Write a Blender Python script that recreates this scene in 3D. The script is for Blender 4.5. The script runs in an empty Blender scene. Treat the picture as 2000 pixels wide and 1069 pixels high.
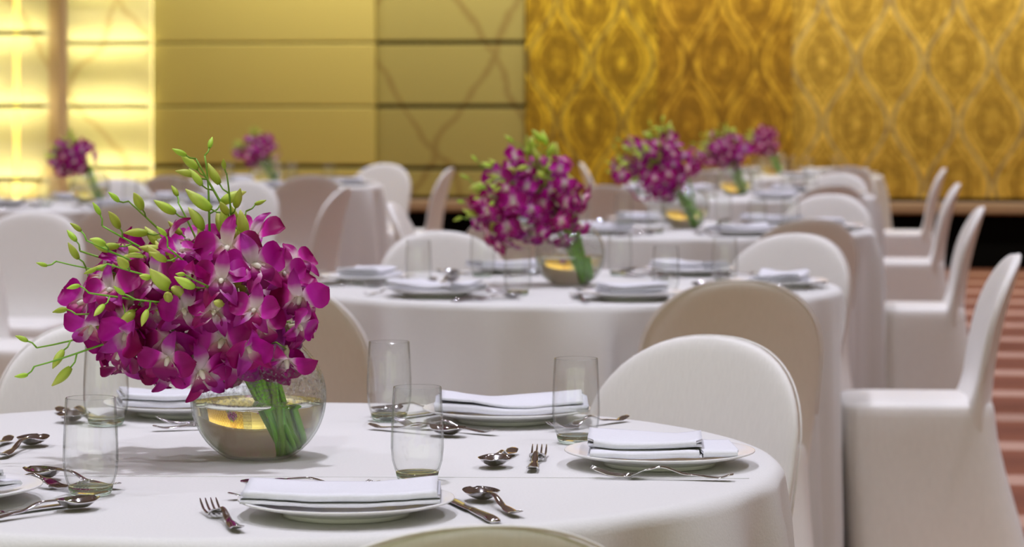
import bpy, math, random
from mathutils import Vector, Matrix, noise
random.seed(7)
D = bpy.data
SC = bpy.context.scene
COL = SC.collection
PI = math.pi
F = 5460.0            # focal length in pixels of the 2000 x 1069 frame
H = 1.271             # camera height
YH = 195.0            # image row of the horizon
A = math.radians(8.3) # the room is turned this much against the view
SA, CA = math.sin(A), math.cos(A)
TZ = 0.75             # top of the tablecloths

# ------------------------------------------------------------------ camera, world, light
cam = D.cameras.new('camera')
cam.sensor_width = 36.0
cam.lens = F * 36.0 / 2000.0
cam.shift_y = -(534.5 - YH) / 2000.0
cam.clip_start, cam.clip_end = 0.05, 120
cam.dof.use_dof = True
cam.dof.focus_distance = 3.86
cam.dof.aperture_fstop = 7.2
co = D.objects.new('camera', cam)
COL.objects.link(co)
co.location = (0, 0, H)
co.rotation_euler = (PI / 2, 0, 0)
SC.camera = co

world = D.worlds.new('world')
SC.world = world
world.use_nodes = True
wb = world.node_tree.nodes['Background']
wb.inputs[0].default_value = (0.93, 1.0, 0.64, 1)
wb.inputs[1].default_value = 1.05

SC.view_settings.view_transform = 'Standard'
SC.view_settings.look = 'None'
SC.view_settings.gamma = 1.0
SC.view_settings.exposure = 0.2
SC.view_settings.use_curve_mapping = False
SC.cycles.use_denoising = True
SC.cycles.max_bounces = 12
SC.cycles.diffuse_bounces = 4
SC.cycles.glossy_bounces = 5
SC.cycles.transmission_bounces = 12
SC.cycles.transparent_max_bounces = 40
SC.cycles.sample_clamp_indirect = 6.0
SC.cycles.caustics_reflective = False
SC.cycles.blur_glossy = 0.5


def room(u, v, z=0.0):
    """Room coordinates (u along the end wall, v towards it) to world."""
    return Vector((u * CA + v * SA, -u * SA + v * CA, z))


CEIL = 3.5
lamp = D.lights.new('ceiling_downlight', 'AREA')
lamp.shape = 'DISK'
lamp.size = 0.16
lamp.energy = 9.6
lamp.color = (0.93, 0.93, 1.09)
lamp.spread = math.radians(96)
for i in range(7):
    for j in range(10):
        lo = D.objects.new('ceiling_downlight', lamp)
        COL.objects.link(lo)
        lo.location = room(-0.95 + 1.8 * (i - 3), 2.3 + 1.80 * j, CEIL - 0.03)

wash = D.lights.new('wall_fill_light', 'AREA')  # unseen row of lamps, added to brighten the end wall
wash.shape = 'DISK'
wash.size = 0.12
wash.energy = 16.5
wash.color = (1.0, 0.95, 0.80)
for i in range(14):
    lo = D.objects.new('wall_fill_light', wash)
    COL.objects.link(lo)
    lo.location = room(-5.4 + 1.05 * i, 20.2, CEIL - 0.03)
    lo.rotation_euler = (math.radians(35), 0, -A)

# ------------------------------------------------------------------ helpers
def setp(o, label=None, cat=None, group=None, kind=None):
    if label: o['label'] = label
    if cat: o['category'] = cat
    if group: o['group'] = group
    if kind: o['kind'] = kind
    return o


def link(name, data, parent=None, loc=(0, 0, 0), rot=(0, 0, 0), scale=None):
    o = D.objects.new(name, data)
    COL.objects.link(o)
    o.location = loc
    o.rotation_euler = rot
    if scale is not None: o.scale = scale
    if parent: o.parent = parent
    return o


class MB:
    def __init__(s):
        s.v, s.f, s.t = [], [], []
    def add(s, verts, faces, t=None, m=None):
        n = len(s.v)
        if m is not None: verts = [m @ Vector(p) for p in verts]
        s.v += [tuple(p) for p in verts]
        s.f += [tuple(i + n for i in q) for q in faces]
        s.t += list(t) if t is not None else [0.0] * len(verts)
        return s
    def mesh(s, name, mat=None, smooth=True):
        me = D.meshes.new(name)
        me.from_pydata(s.v, [], s.f)
        if any(s.t):
            a = me.attributes.new('t', 'FLOAT', 'POINT')
            a.data.foreach_set('value', s.t)
        me.polygons.foreach_set('use_smooth', [smooth] * len(me.polygons))
        if mat: me.materials.append(mat)
        me.update()
        return me


def grid(nu, nv, fn, cu=False, cv=False):
    vs = [fn(i, j) for j in range(nv) for i in range(nu)]
    fs = []
    for j in range(nv if cv else nv - 1):
        for i in range(nu if cu else nu - 1):
            a, b = i, (i + 1) % nu
            c, d = j, (j + 1) % nv
            fs.append((c * nu + a, c * nu + b, d * nu + b, d * nu + a))
    return vs, fs


def lathe(prof, n=32, cap0=False, cap1=False):
    vs, fs = grid(n, len(prof), lambda i, j: (prof[j][0] * math.cos(2 * PI * i / n), prof[j][0] * math.sin(2 * PI * i / n), prof[j][1]), cu=True)
    if cap0: fs.append(tuple(range(n - 1, -1, -1)))
    if cap1: fs.append(tuple((len(prof) - 1) * n + i for i in range(n)))
    return vs, fs


def tube(pts, rad, n=6, cap=True):
    pts = [Vector(p) for p in pts]
    if not isinstance(rad, (list, tuple)): rad = [rad] * len(pts)
    up = Vector((0.31, 0.17, 0.93)).normalized()
    rings = []
    for k, p in enumerate(pts):
        d = (pts[min(k + 1, len(pts) - 1)] - pts[max(k - 1, 0)])
        if d.length < 1e-9: d = Vector((0, 0, 1))
        d.normalize()
        if abs(d.dot(up)) > 0.97: up = Vector((0.93, 0.31, 0.17)).normalized()
        x = d.cross(up).normalized()
        y = d.cross(x).normalized()
        up = -y if y.dot(up) < 0 else y
        rings.append([p + (x * math.cos(2 * PI * i / n) + y * math.sin(2 * PI * i / n)) * rad[k] for i in range(n)])
    vs = [q for r in rings for q in r]
    _, fs = grid(n, len(pts), lambda i, j: None, cu=True)
    if cap:
        fs.append(tuple(range(n - 1, -1, -1)))
        fs.append(tuple((len(pts) - 1) * n + i for i in range(n)))
    return vs, fs


def box(x0, x1, y0, y1, z0, z1, b=0.0):
    """Box, front (-y) edges chamfered by b."""
    if b <= 0:
        vs = [(x0, y0, z0), (x1, y0, z0), (x1, y1, z0), (x0, y1, z0), (x0, y0, z1), (x1, y0, z1), (x1, y1, z1), (x0, y1, z1)]
        return vs, [(0, 3, 2, 1), (4, 5, 6, 7), (0, 1, 5, 4), (1, 2, 6, 5), (2, 3, 7, 6), (3, 0, 4, 7)]
    vs = [(x0 + b, y0, z0 + b), (x1 - b, y0, z0 + b), (x1 - b, y0, z1 - b), (x0 + b, y0, z1 - b),
          (x0, y0 + b, z0), (x1, y0 + b, z0), (x1, y0 + b, z1), (x0, y0 + b, z1),
          (x0, y1, z0), (x1, y1, z0), (x1, y1, z1), (x0, y1, z1)]
    fs = [(0, 1, 2, 3)]
    for k in range(4):
        l = (k + 1) % 4
        fs += [(4 + k, 4 + l, l, k), (8 + k, 8 + l, 4 + l, 4 + k)]
    fs.append((11, 10, 9, 8))
    return vs, fs


def bez(a, b, c, d, n=12):
    a, b, c, d = Vector(a), Vector(b), Vector(c), Vector(d)
    out = []
    for k in range(n + 1):
        t = k / n
        out.append(a * (1 - t) ** 3 + b * 3 * t * (1 - t) ** 2 + c * 3 * t * t * (1 - t) + d * t ** 3)
    return out


def srgb(r, g, b):
    f = lambda c: (c / 255 / 12.92) if c <= 10.31 else ((c / 255 + 0.055) / 1.055) ** 2.4
    return (f(r), f(g), f(b), 1)

# ------------------------------------------------------------------ materials
class NT:
    def __init__(s, name):
        s.m = D.materials.new(name)
        s.m.use_nodes = True
        s.t = s.m.node_tree
        s.n = s.t.nodes
        s.p = s.n['Principled BSDF']
        s.out = s.n['Material Output']
    def new(s, kind, **kw):
        n = s.n.new(kind)
        for k, v in kw.items():
            if k.startswith('i_'):
                n.inputs[k[2:].replace('_', ' ')].default_value = v
            else: setattr(n, k, v)
        return n
    def l(s, a, b): s.t.links.new(a, b)
    def math(s, op, a, b=None, c=None):
        n = s.n.new('ShaderNodeMath')
        n.operation = op
        for k, v in enumerate((a, b, c)):
            if v is None: continue
            if isinstance(v, (int, float)): n.inputs[k].default_value = v
            else: s.l(v, n.inputs[k])
        return n.outputs[0]
    def ramp(s, fac, stops):
        n = s.n.new('ShaderNodeValToRGB')
        e = n.color_ramp.elements
        while len(e) < len(stops): e.new(0.5)
        for k, (p, c) in enumerate(stops):
            e[k].position = p
            e[k].color = c
        if fac is not None: s.l(fac, n.inputs[0])
        return n.outputs[0]
    def mix(s, fac, a, b):
        n = s.n.new('ShaderNodeMix')
        n.data_type = 'RGBA'
        for k, v in ((0, fac), (6, a), (7, b)):
            if isinstance(v, (int, float)): n.inputs[k].default_value = v
            elif isinstance(v, tuple): n.inputs[k].default_value = v
            else: s.l(v, n.inputs[k])
        return n.outputs[2]
    def bump(s, h, strength=0.2, dist=0.01):
        b = s.new('ShaderNodeBump')
        b.inputs['Strength'].default_value = strength
        b.inputs['Distance'].default_value = dist
        s.l(h, b.inputs['Height'])
        s.l(b.outputs[0], s.p.inputs['Normal'])


def simple(name, c, rough=0.5, metal=0.0, spec=None):
    k = NT(name)
    k.p.inputs['Base Color'].default_value = c
    k.p.inputs['Roughness'].default_value = rough
    k.p.inputs['Metallic'].default_value = metal
    if spec is not None: k.p.inputs['Specular IOR Level'].default_value = spec
    return k.m


def fabric(name, c, rough, sheen, scale, strength, stretch=(1, 1, 1)):
    k = NT(name)
    k.p.inputs['Base Color'].default_value = c
    k.p.inputs['Roughness'].default_value = rough
    k.p.inputs['Sheen Weight'].default_value = sheen
    k.p.inputs['Specular IOR Level'].default_value = 0.3
    tc = k.new('ShaderNodeTexCoord')
    mp = k.new('ShaderNodeMapping')
    mp.inputs['Scale'].default_value = stretch
    k.l(tc.outputs['Object'], mp.inputs[0])
    n1 = k.new('ShaderNodeTexNoise', i_Scale=scale, i_Detail=3.0)
    k.l(mp.outputs[0], n1.inputs['Vector'])
    k.bump(n1.outputs[0], strength, 0.004)
    col = k.mix(n1.outputs[0], tuple(x * 0.94 for x in c[:3]) + (1,), tuple(min(1, x * 1.05) for x in c[:3]) + (1,))
    k.l(col, k.p.inputs['Base Color'])
    return k.m


CLOTH = fabric('table_linen', (0.69, 0.68, 0.66, 1), 0.75, 0.15, 260.0, 0.12)
SPANDEX = fabric('stretch_fabric', (0.79, 0.77, 0.735, 1), 0.48, 0.25, 90.0, 0.18, (3.0, 1.0, 0.35))
NAPKIN = fabric('napkin_cotton', (0.73, 0.73, 0.775, 1), 0.8, 0.2, 300.0, 0.12)
PORCELAIN = simple('porcelain', (0.82, 0.81, 0.81, 1), 0.22, 0, 0.35)
STEEL = simple('polished_steel', (0.62, 0.60, 0.61, 1), 0.10, 1.0)


def thin_glass(name, edge, ior=1.45, drops=False):
    k = NT(name)
    k.n.remove(k.p)
    tr = k.new('ShaderNodeBsdfTransparent')
    gl = k.new('ShaderNodeBsdfGlossy')
    gl.inputs['Roughness'].default_value = 0.03
    lw = k.new('ShaderNodeLayerWeight')
    lw.inputs[0].default_value = 0.5
    c = k.ramp(lw.outputs['Facing'], [(0.0, (0.995, 0.998, 0.995, 1)), (0.72, (0.985, 0.99, 0.985, 1)), (0.95, edge)])
    k.l(c, tr.inputs[0])
    sch = k.math('MULTIPLY_ADD', k.math('POWER', lw.outputs['Facing'], 4.0), 0.60, 0.04)
    mx = k.new('ShaderNodeMixShader')
    k.l(sch, mx.inputs[0])
    k.l(tr.outputs[0], mx.inputs[1])
    k.l(gl.outputs[0], mx.inputs[2])
    if not drops: k.l(mx.outputs[0], k.out.inputs[0])
    if drops:
        # fine beads of condensation on the glass above the water
        tcd = k.new('ShaderNodeTexCoord')
        spd = k.new('ShaderNodeSeparateXYZ')
        k.l(tcd.outputs['Object'], spd.inputs[0])
        vd = k.new('ShaderNodeTexNoise', i_Scale=210.0, i_Detail=2.0)
        k.l(tcd.outputs['Object'], vd.inputs['Vector'])
        hi = k.math('MULTIPLY', k.math('GREATER_THAN', spd.outputs[2], 0.083), k.math('LESS_THAN', spd.outputs[2], 0.150))
        am = k.math('MULTIPLY', hi, k.math('MULTIPLY', k.math('MAXIMUM', 0.0, k.math('SUBTRACT', vd.outputs[0], 0.46)), 1.5))
        df = k.new('ShaderNodeBsdfTranslucent')
        df.inputs[0].default_value = (0.85, 0.85, 0.82, 1)
        m2 = k.new('ShaderNodeMixShader')
        k.l(am, m2.inputs[0])
        k.l(mx.outputs[0], m2.inputs[1])
        k.l(df.outputs[0], m2.inputs[2])
        k.l(m2.outputs[0], k.out.inputs[0])
        tc = k.new('ShaderNodeTexCoord')
        nz = k.new('ShaderNodeTexVoronoi', i_Scale=260.0)
        k.l(tc.outputs['Object'], nz.inputs['Vector'])
        b = k.new('ShaderNodeBump', invert=True)
        b.inputs['Strength'].default_value = 0.25
        b.inputs['Distance'].default_value = 0.003
        k.l(nz.outputs['Distance'], b.inputs['Height'])
        k.l(b.outputs[0], gl.inputs['Normal'])
    return k.m


def clear(name, ior, c):
    k = NT(name)
    k.n.remove(k.p)
    g = k.new('ShaderNodeBsdfGlass')
    g.inputs['IOR'].default_value = ior
    g.inputs['Roughness'].default_value = 0.0
    g.inputs['Color'].default_value = c
    k.l(g.outputs[0], k.out.inputs[0])
    return k.m


GLASS = thin_glass('thin_tumbler_glass', (0.30, 0.33, 0.29, 1))
GLASSB = clear('heavy_glass_base', 1.5, (0.93, 0.98, 0.94, 1))
BOWLG = thin_glass('bowl_glass', (0.50, 0.55, 0.50, 1), 1.45, True)
WATER = clear('vase_water', 1.333, (0.97, 0.985, 0.95, 1))


def plant(name, stops, transl=0.35, rough=0.45, vary=0.12, deep=None):
    """Petal or leaf: colour runs along the attribute t from base to tip."""
    k = NT(name)
    at = k.new('ShaderNodeAttribute', attribute_name='t')
    oi = k.new('ShaderNodeObjectInfo')
    c = k.ramp(at.outputs['Fac'], stops)
    if deep:
        f = k.math('MULTIPLY', k.math('POWER', oi.outputs['Random'], 1.05), k.math('SMOOTH_MIN', 1.0, k.math('MULTIPLY', k.math('MAXIMUM', 0.0, k.math('SUBTRACT', at.outputs['Fac'], 0.22)), 3.5), 0.1))
        c = k.mix(k.math('MINIMUM', f, 0.92), c, deep)
    hs = k.new('ShaderNodeHueSaturation')
    k.l(c, hs.inputs['Color'])
    k.l(k.math('MULTIPLY_ADD', oi.outputs['Random'], 0.03, 0.485), hs.inputs['Hue'])
    k.l(k.math('MULTIPLY_ADD', oi.outputs['Random'], vary * 2, 1 - vary), hs.inputs['Value'])
    k.l(hs.outputs[0], k.p.inputs['Base Color'])
    k.p.inputs['Roughness'].default_value = rough
    k.p.inputs['Specular IOR Level'].default_value = 0.25
    tl = k.new('ShaderNodeBsdfTranslucent')
    k.l(hs.outputs[0], tl.inputs[0])
    mx = k.new('ShaderNodeMixShader')
    mx.inputs[0].default_value = transl
    k.l(k.p.outputs[0], mx.inputs[1])
    k.l(tl.outputs[0], mx.inputs[2])
    k.l(mx.outputs[0], k.out.inputs[0])
    return k.m


WHITEP = (0.90, 0.80, 0.76, 1)
PETAL = plant('orchid_petal', [(0.0, WHITEP), (0.14, (0.86, 0.62, 0.72, 1)), (0.28, (0.74, 0.03, 0.50, 1)), (0.62, (0.58, 0.003, 0.32, 1)), (1.0, (0.50, 0.003, 0.22, 1))], 0.34, 0.40, 0.25, (0.15, 0.001, 0.045, 1))
SEPAL = plant('orchid_sepal', [(0.0, WHITEP), (0.30, (0.82, 0.55, 0.68, 1)), (0.50, (0.66, 0.06, 0.50, 1)), (1.0, (0.40, 0.004, 0.22, 1))], 0.34, 0.40, 0.25, (0.30, 0.004, 0.13, 1))
LIP = plant('orchid_lip', [(0.0, (0.75, 0.66, 0.50, 1)), (0.25, (0.62, 0.22, 0.35, 1)), (0.45, (0.34, 0.004, 0.16, 1)), (1.0, (0.30, 0.003, 0.13, 1))], 0.3, 0.4, 0.25)
COLUMN = plant('orchid_column', [(0.0, (0.72, 0.74, 0.45, 1)), (1.0, (0.85, 0.76, 0.70, 1))], 0.2)
BUD = plant('orchid_bud', [(0.0, (0.40, 0.60, 0.05, 1)), (0.5, (0.64, 0.78, 0.13, 1)), (1.0, (0.74, 0.76, 0.22, 1))], 0.3, 0.4, 0.2)
STEM = plant('orchid_stem', [(0.0, (0.26, 0.58, 0.05, 1)), (0.3, (0.22, 0.50, 0.05, 1)), (0.45, (0.15, 0.36, 0.03, 1)), (1.0, (0.24, 0.46, 0.06, 1))], 0.05, 0.4, 0.3)  # brighter towards the cut end: light missing in the water put into the colour

PLAIN = simple('tan_wall_board', srgb(206, 188, 104), 0.6)
REVEAL = simple('dark_shadow_gap', (0.03, 0.022, 0.008, 1), 0.8)
BLACK = simple('black_base', (0.0015, 0.0015, 0.0015, 1), 0.9, 0, 0.1)
NOSING = simple('beige_ledge', srgb(170, 140, 112), 0.5)
BRASS = simple('brass_trim', (0.45, 0.38, 0.12, 1), 0.35, 0.6)
WALLM = simple('beige_plaster', srgb(222, 208, 162), 0.8)
CEILM = simple('brown_ceiling', srgb(178, 182, 176), 0.9)
PILLARM = simple('pinkish_beige_pillar', srgb(214, 184, 140), 0.6)

k = NT('led_strip')
k.p.inputs['Base Color'].default_value = (1, 0.85, 0.3, 1)
k.p.inputs['Emission Color'].default_value = (1.0, 0.94, 0.52, 1)
k.p.inputs['Emission Strength'].default_value = 52.0
LED = k.m
LED2 = k.m.copy()
LED2.node_tree.nodes['Principled BSDF'].inputs['Emission Strength'].default_value = 2.2
k = NT('glowing_slot')
k.p.inputs['Base Color'].default_value = (1, 0.85, 0.3, 1)
k.p.inputs['Emission Color'].default_value = (1.0, 0.86, 0.22, 1)
k.p.inputs['Emission Strength'].default_value = 0.55
SLOT = k.m


def marble(name, base, vein):
    k = NT(name)
    tc = k.new('ShaderNodeTexCoord')
    nz = k.new('ShaderNodeTexNoise', i_Scale=1.6, i_Detail=4.0)
    k.l(tc.outputs['Object'], nz.inputs['Vector'])
    sp = k.new('ShaderNodeSeparateXYZ')
    k.l(tc.outputs['Object'], sp.inputs[0])
    d = k.math('MULTIPLY', k.math('SUBTRACT', nz.outputs[0], 0.5), 0.55)
    vs = []
    for sgn, per, off in ((0.62, 0.86, 0.2), (-0.55, 1.05, 0.5)):
        q = k.math('ADD', k.math('ADD', sp.outputs[0], k.math('MULTIPLY', sp.outputs[2], sgn)), d)
        fr = k.math('FRACT', k.math('ADD', k.math('DIVIDE', q, per), off))
        dist = k.math('ABSOLUTE', k.math('SUBTRACT', fr, 0.5))
        vs.append(k.math('MAXIMUM', 0.0, k.math('SUBTRACT', 1.0, k.math('MULTIPLY', dist, 22.0))))
    v = k.math('MULTIPLY', k.math('MAXIMUM', vs[0], vs[1]), 0.62)
    k.l(k.mix(v, base, vein), k.p.inputs['Base Color'])
    k.p.inputs['Roughness'].default_value = 0.4
    return k.m


MARBLE = marble('veined_cream_stone', srgb(174, 160, 92), srgb(128, 94, 40))
MARBLE_LIT = marble('veined_cream_stone_lit', srgb(232, 222, 178), srgb(196, 160, 96))  # same cream stone, paler copy with the strips' light put into its colour


def damask(name, hi, mid, lo, metal, drop=0.0):
    """Ogee lattice with medallions, in wall coordinates (x across, z up), as woven relief."""
    k = NT(name)
    tc = k.new('ShaderNodeTexCoord')
    sp = k.new('ShaderNodeSeparateXYZ')
    k.l(tc.outputs['Object'], sp.inputs[0])
    U = k.math('DIVIDE', k.math('ADD', sp.outputs[0], -0.03), 0.506)
    W = k.math('ADD', k.math('DIVIDE', k.math('ADD', sp.outputs[2], -0.153), 0.94), drop)
    fu = k.math('ABSOLUTE', k.math('SUBTRACT', U, k.math('ROUND', U)))
    cw = k.math('COSINE', k.math('MULTIPLY', W, 2 * PI))
    cu = k.math('COSINE', k.math('MULTIPLY', U, 2 * PI))
    edge = k.math('SUBTRACT', fu, k.math('MULTIPLY_ADD', cw, 0.21, 0.25))
    d = k.math('ABSOLUTE', edge)
    band = k.math('MAXIMUM', 0.0, k.math('SUBTRACT', 1.0, k.math('ABSOLUTE', k.math('MULTIPLY', k.math('SUBTRACT', d, 0.062), 17.0))))
    line = k.math('MAXIMUM', 0.0, k.math('SUBTRACT', 1.0, k.math('MULTIPLY', d, 30.0)))
    h = k.math('MULTIPLY', cu, cw)
    mp = k.new('ShaderNodeMapping')
    mp.inputs['Scale'].default_value = (1.0, 1.0, 0.45)
    k.l(tc.outputs['Object'], mp.inputs[0])
    brk = k.new('ShaderNodeTexNoise', i_Scale=13.0, i_Detail=2.0)
    k.l(mp.outputs[0], brk.inputs['Vector'])
    broken = k.math('MULTIPLY', k.math('MAXIMUM', 0.0, k.math('SUBTRACT', brk.outputs[0], 0.28)), 4.2)
    band2 = k.math('MAXIMUM', 0.0, k.math('SUBTRACT', 1.0, k.math('ABSOLUTE', k.math('MULTIPLY', k.math('SUBTRACT', d, 0.165), 20.0))))
    core = k.math('MAXIMUM', 0.0, k.math('MULTIPLY', k.math('SUBTRACT', k.math('ABSOLUTE', h), 0.86), 7.0))
    band = k.math('MAXIMUM', band, k.math('MAXIMUM', k.math('MULTIPLY', band2, 0.62), k.math('MULTIPLY', core, 0.7)))
    band = k.math('MULTIPLY', band, broken)
    leafy = k.new('ShaderNodeTexVoronoi', i_Scale=13.0)
    k.l(mp.outputs[0], leafy.inputs['Vector'])
    leaf = k.math('MULTIPLY', k.math('MAXIMUM', 0.0, k.math('SUBTRACT', 0.46, leafy.outputs['Distance'])), 1.25)
    nz = k.new('ShaderNodeTexNoise', i_Scale=26.0, i_Detail=3.0)
    k.l(tc.outputs['Object'], nz.inputs['Vector'])
    nn = k.math('SUBTRACT', nz.outputs[0], 0.5)
    ring = k.math('SINE', k.math('ADD', k.math('MULTIPLY', h, 9.0), k.math('MULTIPLY', nn, 5.0)))
    ring = k.math('MAXIMUM', k.math('MULTIPLY', k.math('MAXIMUM', ring, 0.0), 0.38), leaf)
    dots = k.math('MULTIPLY', k.math('SINE', k.math('MULTIPLY', U, 12 * PI)), k.math('SINE', k.math('MULTIPLY', W, 22 * PI)))
    dots = k.math('MULTIPLY', k.math('MAXIMUM', dots, 0.0), 0.35)
    g = k.math('MAXIMUM', k.math('MAXIMUM', band, ring), dots)
    g = k.math('ADD', g, k.math('MULTIPLY', nn, 0.9))
    c = k.ramp(g, [(0.0, tuple(q * 0.72 for q in mid[:3]) + (1,)), (0.30, mid), (0.85, hi)])
    c = k.mix(k.math('MULTIPLY', line, 0.95), c, lo)
    k.l(c, k.p.inputs['Base Color'])
    k.p.inputs['Metallic'].default_value = metal
    k.p.inputs['Roughness'].default_value = 0.42
    k.bump(g, 0.5, 0.012)
    return k.m


GOLD_A = damask('gold_damask_deep', srgb(246, 206, 56), srgb(172, 134, 28), srgb(120, 108, 66), 0.3)
GOLD_B = damask('gold_damask_amber', srgb(232, 186, 58), srgb(168, 124, 26), srgb(114, 80, 14), 0.3, 0.5)
GOLD_C = damask('gold_damask_silver', srgb(248, 208, 92), srgb(196, 156, 56), srgb(158, 146, 120), 0.3)

k = NT('striped_carpet')
tc = k.new('ShaderNodeTexCoord')
sp = k.new('ShaderNodeSeparateXYZ')
k.l(tc.outputs['Object'], sp.inputs[0])
nz = k.new('ShaderNodeTexNoise', i_Scale=60.0, i_Detail=4.0)
k.l(tc.outputs['Object'], nz.inputs['Vector'])
q = k.math('FRACT', k.math('DIVIDE', k.math('ADD', sp.outputs[1], k.math('MULTIPLY_ADD', nz.outputs[0], 0.05, 0.55)), 0.93))
st = k.ramp(q, [(0.0, srgb(132, 76, 50)), (0.34, srgb(116, 64, 42)), (0.66, srgb(136, 80, 55)), (0.72, srgb(188, 150, 130)), (0.93, srgb(184, 146, 126)), (0.98, srgb(132, 76, 50))])
hs = k.new('ShaderNodeHueSaturation')
k.l(st, hs.inputs['Color'])
k.l(k.math('MULTIPLY_ADD', nz.outputs[0], 0.5, 0.60), hs.inputs['Value'])
k.l(hs.outputs[0], k.p.inputs['Base Color'])
k.p.inputs['Roughness'].default_value = 1.05
k.bump(nz.outputs[0], 0.4, 0.01)
CARPET = k.m

# ------------------------------------------------------------------ the room
V = 21.31             # the end wall's face
ROT = (0, 0, -A)


def wall_uz(px, py):
    """A point seen on the end wall: its u and z."""
    t = (px - 1000) / F
    lam = V / (t * SA + CA)
    return lam * (t * CA - SA), H - (py - YH) * lam / F


def quadbox(name, mat, u0, u1, v0, v1, z0, z1, parent=None, b=0.0, label=None, kind='structure'):
    mb = MB().add(*box(u0, u1, v0, v1, z0, z1, b))
    o = link(name, mb.mesh(name, mat, False), parent, rot=(0, 0, 0) if parent else ROT)
    if not parent: setp(o, label, None, None, kind)
    elif label: o['label'] = label
    return o


quadbox('floor', CARPET, -9, 9, -4, V + 0.6, -0.05, 0, label='brown carpet with pale pinkish cross stripes')
quadbox('ceiling', CEILM, -9, 9, -4, V + 0.6, CEIL, CEIL + 0.1, label='brown ceiling over the banquet hall')
quadbox('wall_left', WALLM, -8.4, -8.2, -4, V + 0.5, 0, CEIL, label='beige side wall beyond the glowing panels')
quadbox('wall_right', WALLM, 8.6, 8.8, -4, V + 0.5, 0, CEIL, label='beige side wall at the end of the gold panels')
wb_ = quadbox('wall_back', REVEAL, -8.2, 8.6, V + 0.05, V + 0.4, 0, CEIL, label='end wall clad in cream stone and gold damask panels')
zl = [wall_uz(900, y)[1] for y in (329, 208, 83)]
dz = (zl[2] - zl[0]) / 2
ZLEDGE = 0.512
rows = [ZLEDGE, zl[0], zl[1], zl[2], zl[2] + dz, zl[2] + 2 * dz, zl[2] + 3 * dz, CEIL - 0.01]
uG = wall_uz(1028, 208)[0]
uM = wall_uz(735, 208)[0]
uP = wall_uz(301, 208)[0]
uL = wall_uz(122, 208)[0]
for k in range(7):
    z0, z1 = rows[k], rows[k + 1]
    quadbox('stone_panel', MARBLE, uM, uG - 0.01, V, V + 0.05, z0 + 0.016, z1 - 0.016, wb_, 0.006)
    quadbox('wall_board', PLAIN, uP, uM - 0.004, V - 0.06, V + 0.05, z0 + 0.006 + (0.02 if k == 1 else 0), z1 - 0.006, wb_, 0.01)
    if k == 0: continue
    quadbox('lit_stone_panel', MARBLE_LIT, uL, uP - 0.01, V, V + 0.05, z0 + 0.004, z1 - 0.004, wb_, 0.002)
quadbox('lit_stone_panel', MARBLE_LIT, uL, uP - 0.01, V, V + 0.05, rows[0], rows[1] - 0.004, wb_, 0.002)


def ledge(parent, u0, u1, v, z, s=1.0):
    """Thin ledge whose lip hides two strips of lamps that wash the stone above and below."""
    mb = MB().add(*box(u0, u1, v - 0.150, v - 0.142, z - 0.0165, z + 0.0165)).add(*box(u0, u1, v - 0.142, v, z - 0.002, z + 0.002))
    o = link('light_ledge', mb.mesh('light_ledge', BRASS, False), parent)
    for q in (-1, 1):
        quadbox('led_strip', LED, u0 + 0.02, u1 - 0.02, v - 0.115, v - 0.110, z + q * 0.0086 - 0.0030, z + q * 0.0086 + 0.0030, parent)


for k in range(1, 7):
    z = rows[k]
    ledge(wb_, uL, uP - 0.01, V, z)
quadbox('led_strip', LED2, uP - 0.004, uP - 0.001, V - 0.05, V - 0.035, ZLEDGE, CEIL - 0.1, wb_)
# gold damask panels: an operable wall
uE = [uG] + [wall_uz(x, 208)[0] for x in (1284, 1548, 1815)]
w3 = uE[3] - uE[2]
uE += [uE[3] + w3 * (k + 1) for k in range(4)]
for k in range(len(uE) - 1):
    m = (GOLD_A, GOLD_B, GOLD_C, GOLD_C)[k] if k < 4 else GOLD_C
    quadbox('damask_panel', m, uE[k] + 0.0008, min(uE[k + 1], 8.58) - 0.0008, V - 0.03 + (0.006 if k % 2 else 0), V + 0.05, ZLEDGE + 0.02, CEIL - 0.01, wb_, 0.003)
quadbox('trim_1', NOSING, uP - 0.1, 8.6, V - 0.10, V + 0.05, 0.412, 0.500, b=0.015, label='beige ledge running under the wall panels')
quadbox('baseboard_back', BLACK, uP - 0.1, 8.6, V - 0.02, V + 0.05, 0.0, 0.412, label='black recessed base under the beige ledge')

# projecting glowing pier at the far left, nearer than the end wall
def pier_u(px, vz): return (lambda t: (lambda lam: lam * (t * CA - SA))(vz / (t * SA + CA)))((px - 1000) / F)
VP = 18.3
p0, p1, p2, p3 = pier_u(-330, VP), pier_u(26, VP), pier_u(38, VP), pier_u(97, VP)
pier = quadbox('wall_pier', REVEAL, p0, p3 - 0.02, VP + 0.05, VP + 0.12, 0, CEIL, label='glowing stone pier standing forward at the far left')
zr = [H - (y - YH) * (VP / ((50 - 1000) / F * SA + CA)) / F for y in (350, 207, 65)]
dzp = (zr[2] - zr[0]) / 2
prow = [0.0, zr[0] - dzp, zr[0], zr[1], zr[2], zr[2] + dzp, zr[2] + 2 * dzp, CEIL - 0.01]
for k in range(7):
    z0, z1 = max(prow[k], 0.0), prow[k + 1]
    if z1 - z0 < 0.05: continue
    quadbox('lit_stone_panel', MARBLE_LIT, p0, p1, VP, VP + 0.05, z0 + 0.004, z1 - 0.004, pier, 0.002)
    quadbox('lit_stone_panel', MARBLE_LIT, p2, p3, VP, VP + 0.05, z0 + 0.004, z1 - 0.004, pier, 0.002)
    if k > 0:
        ledge(pier, p0, p3, VP, z0)
quadbox('led_slot', SLOT, p1 + 0.002, p2 - 0.002, VP + 0.0, VP + 0.05, 0.4, CEIL - 0.1, pier)
quadbox('pillar', PILLARM, p3, pier_u(121, VP), VP - 0.02, VP + 0.12, 0, CEIL, label='plain pinkish beige pillar beside the glowing panels')

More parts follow.
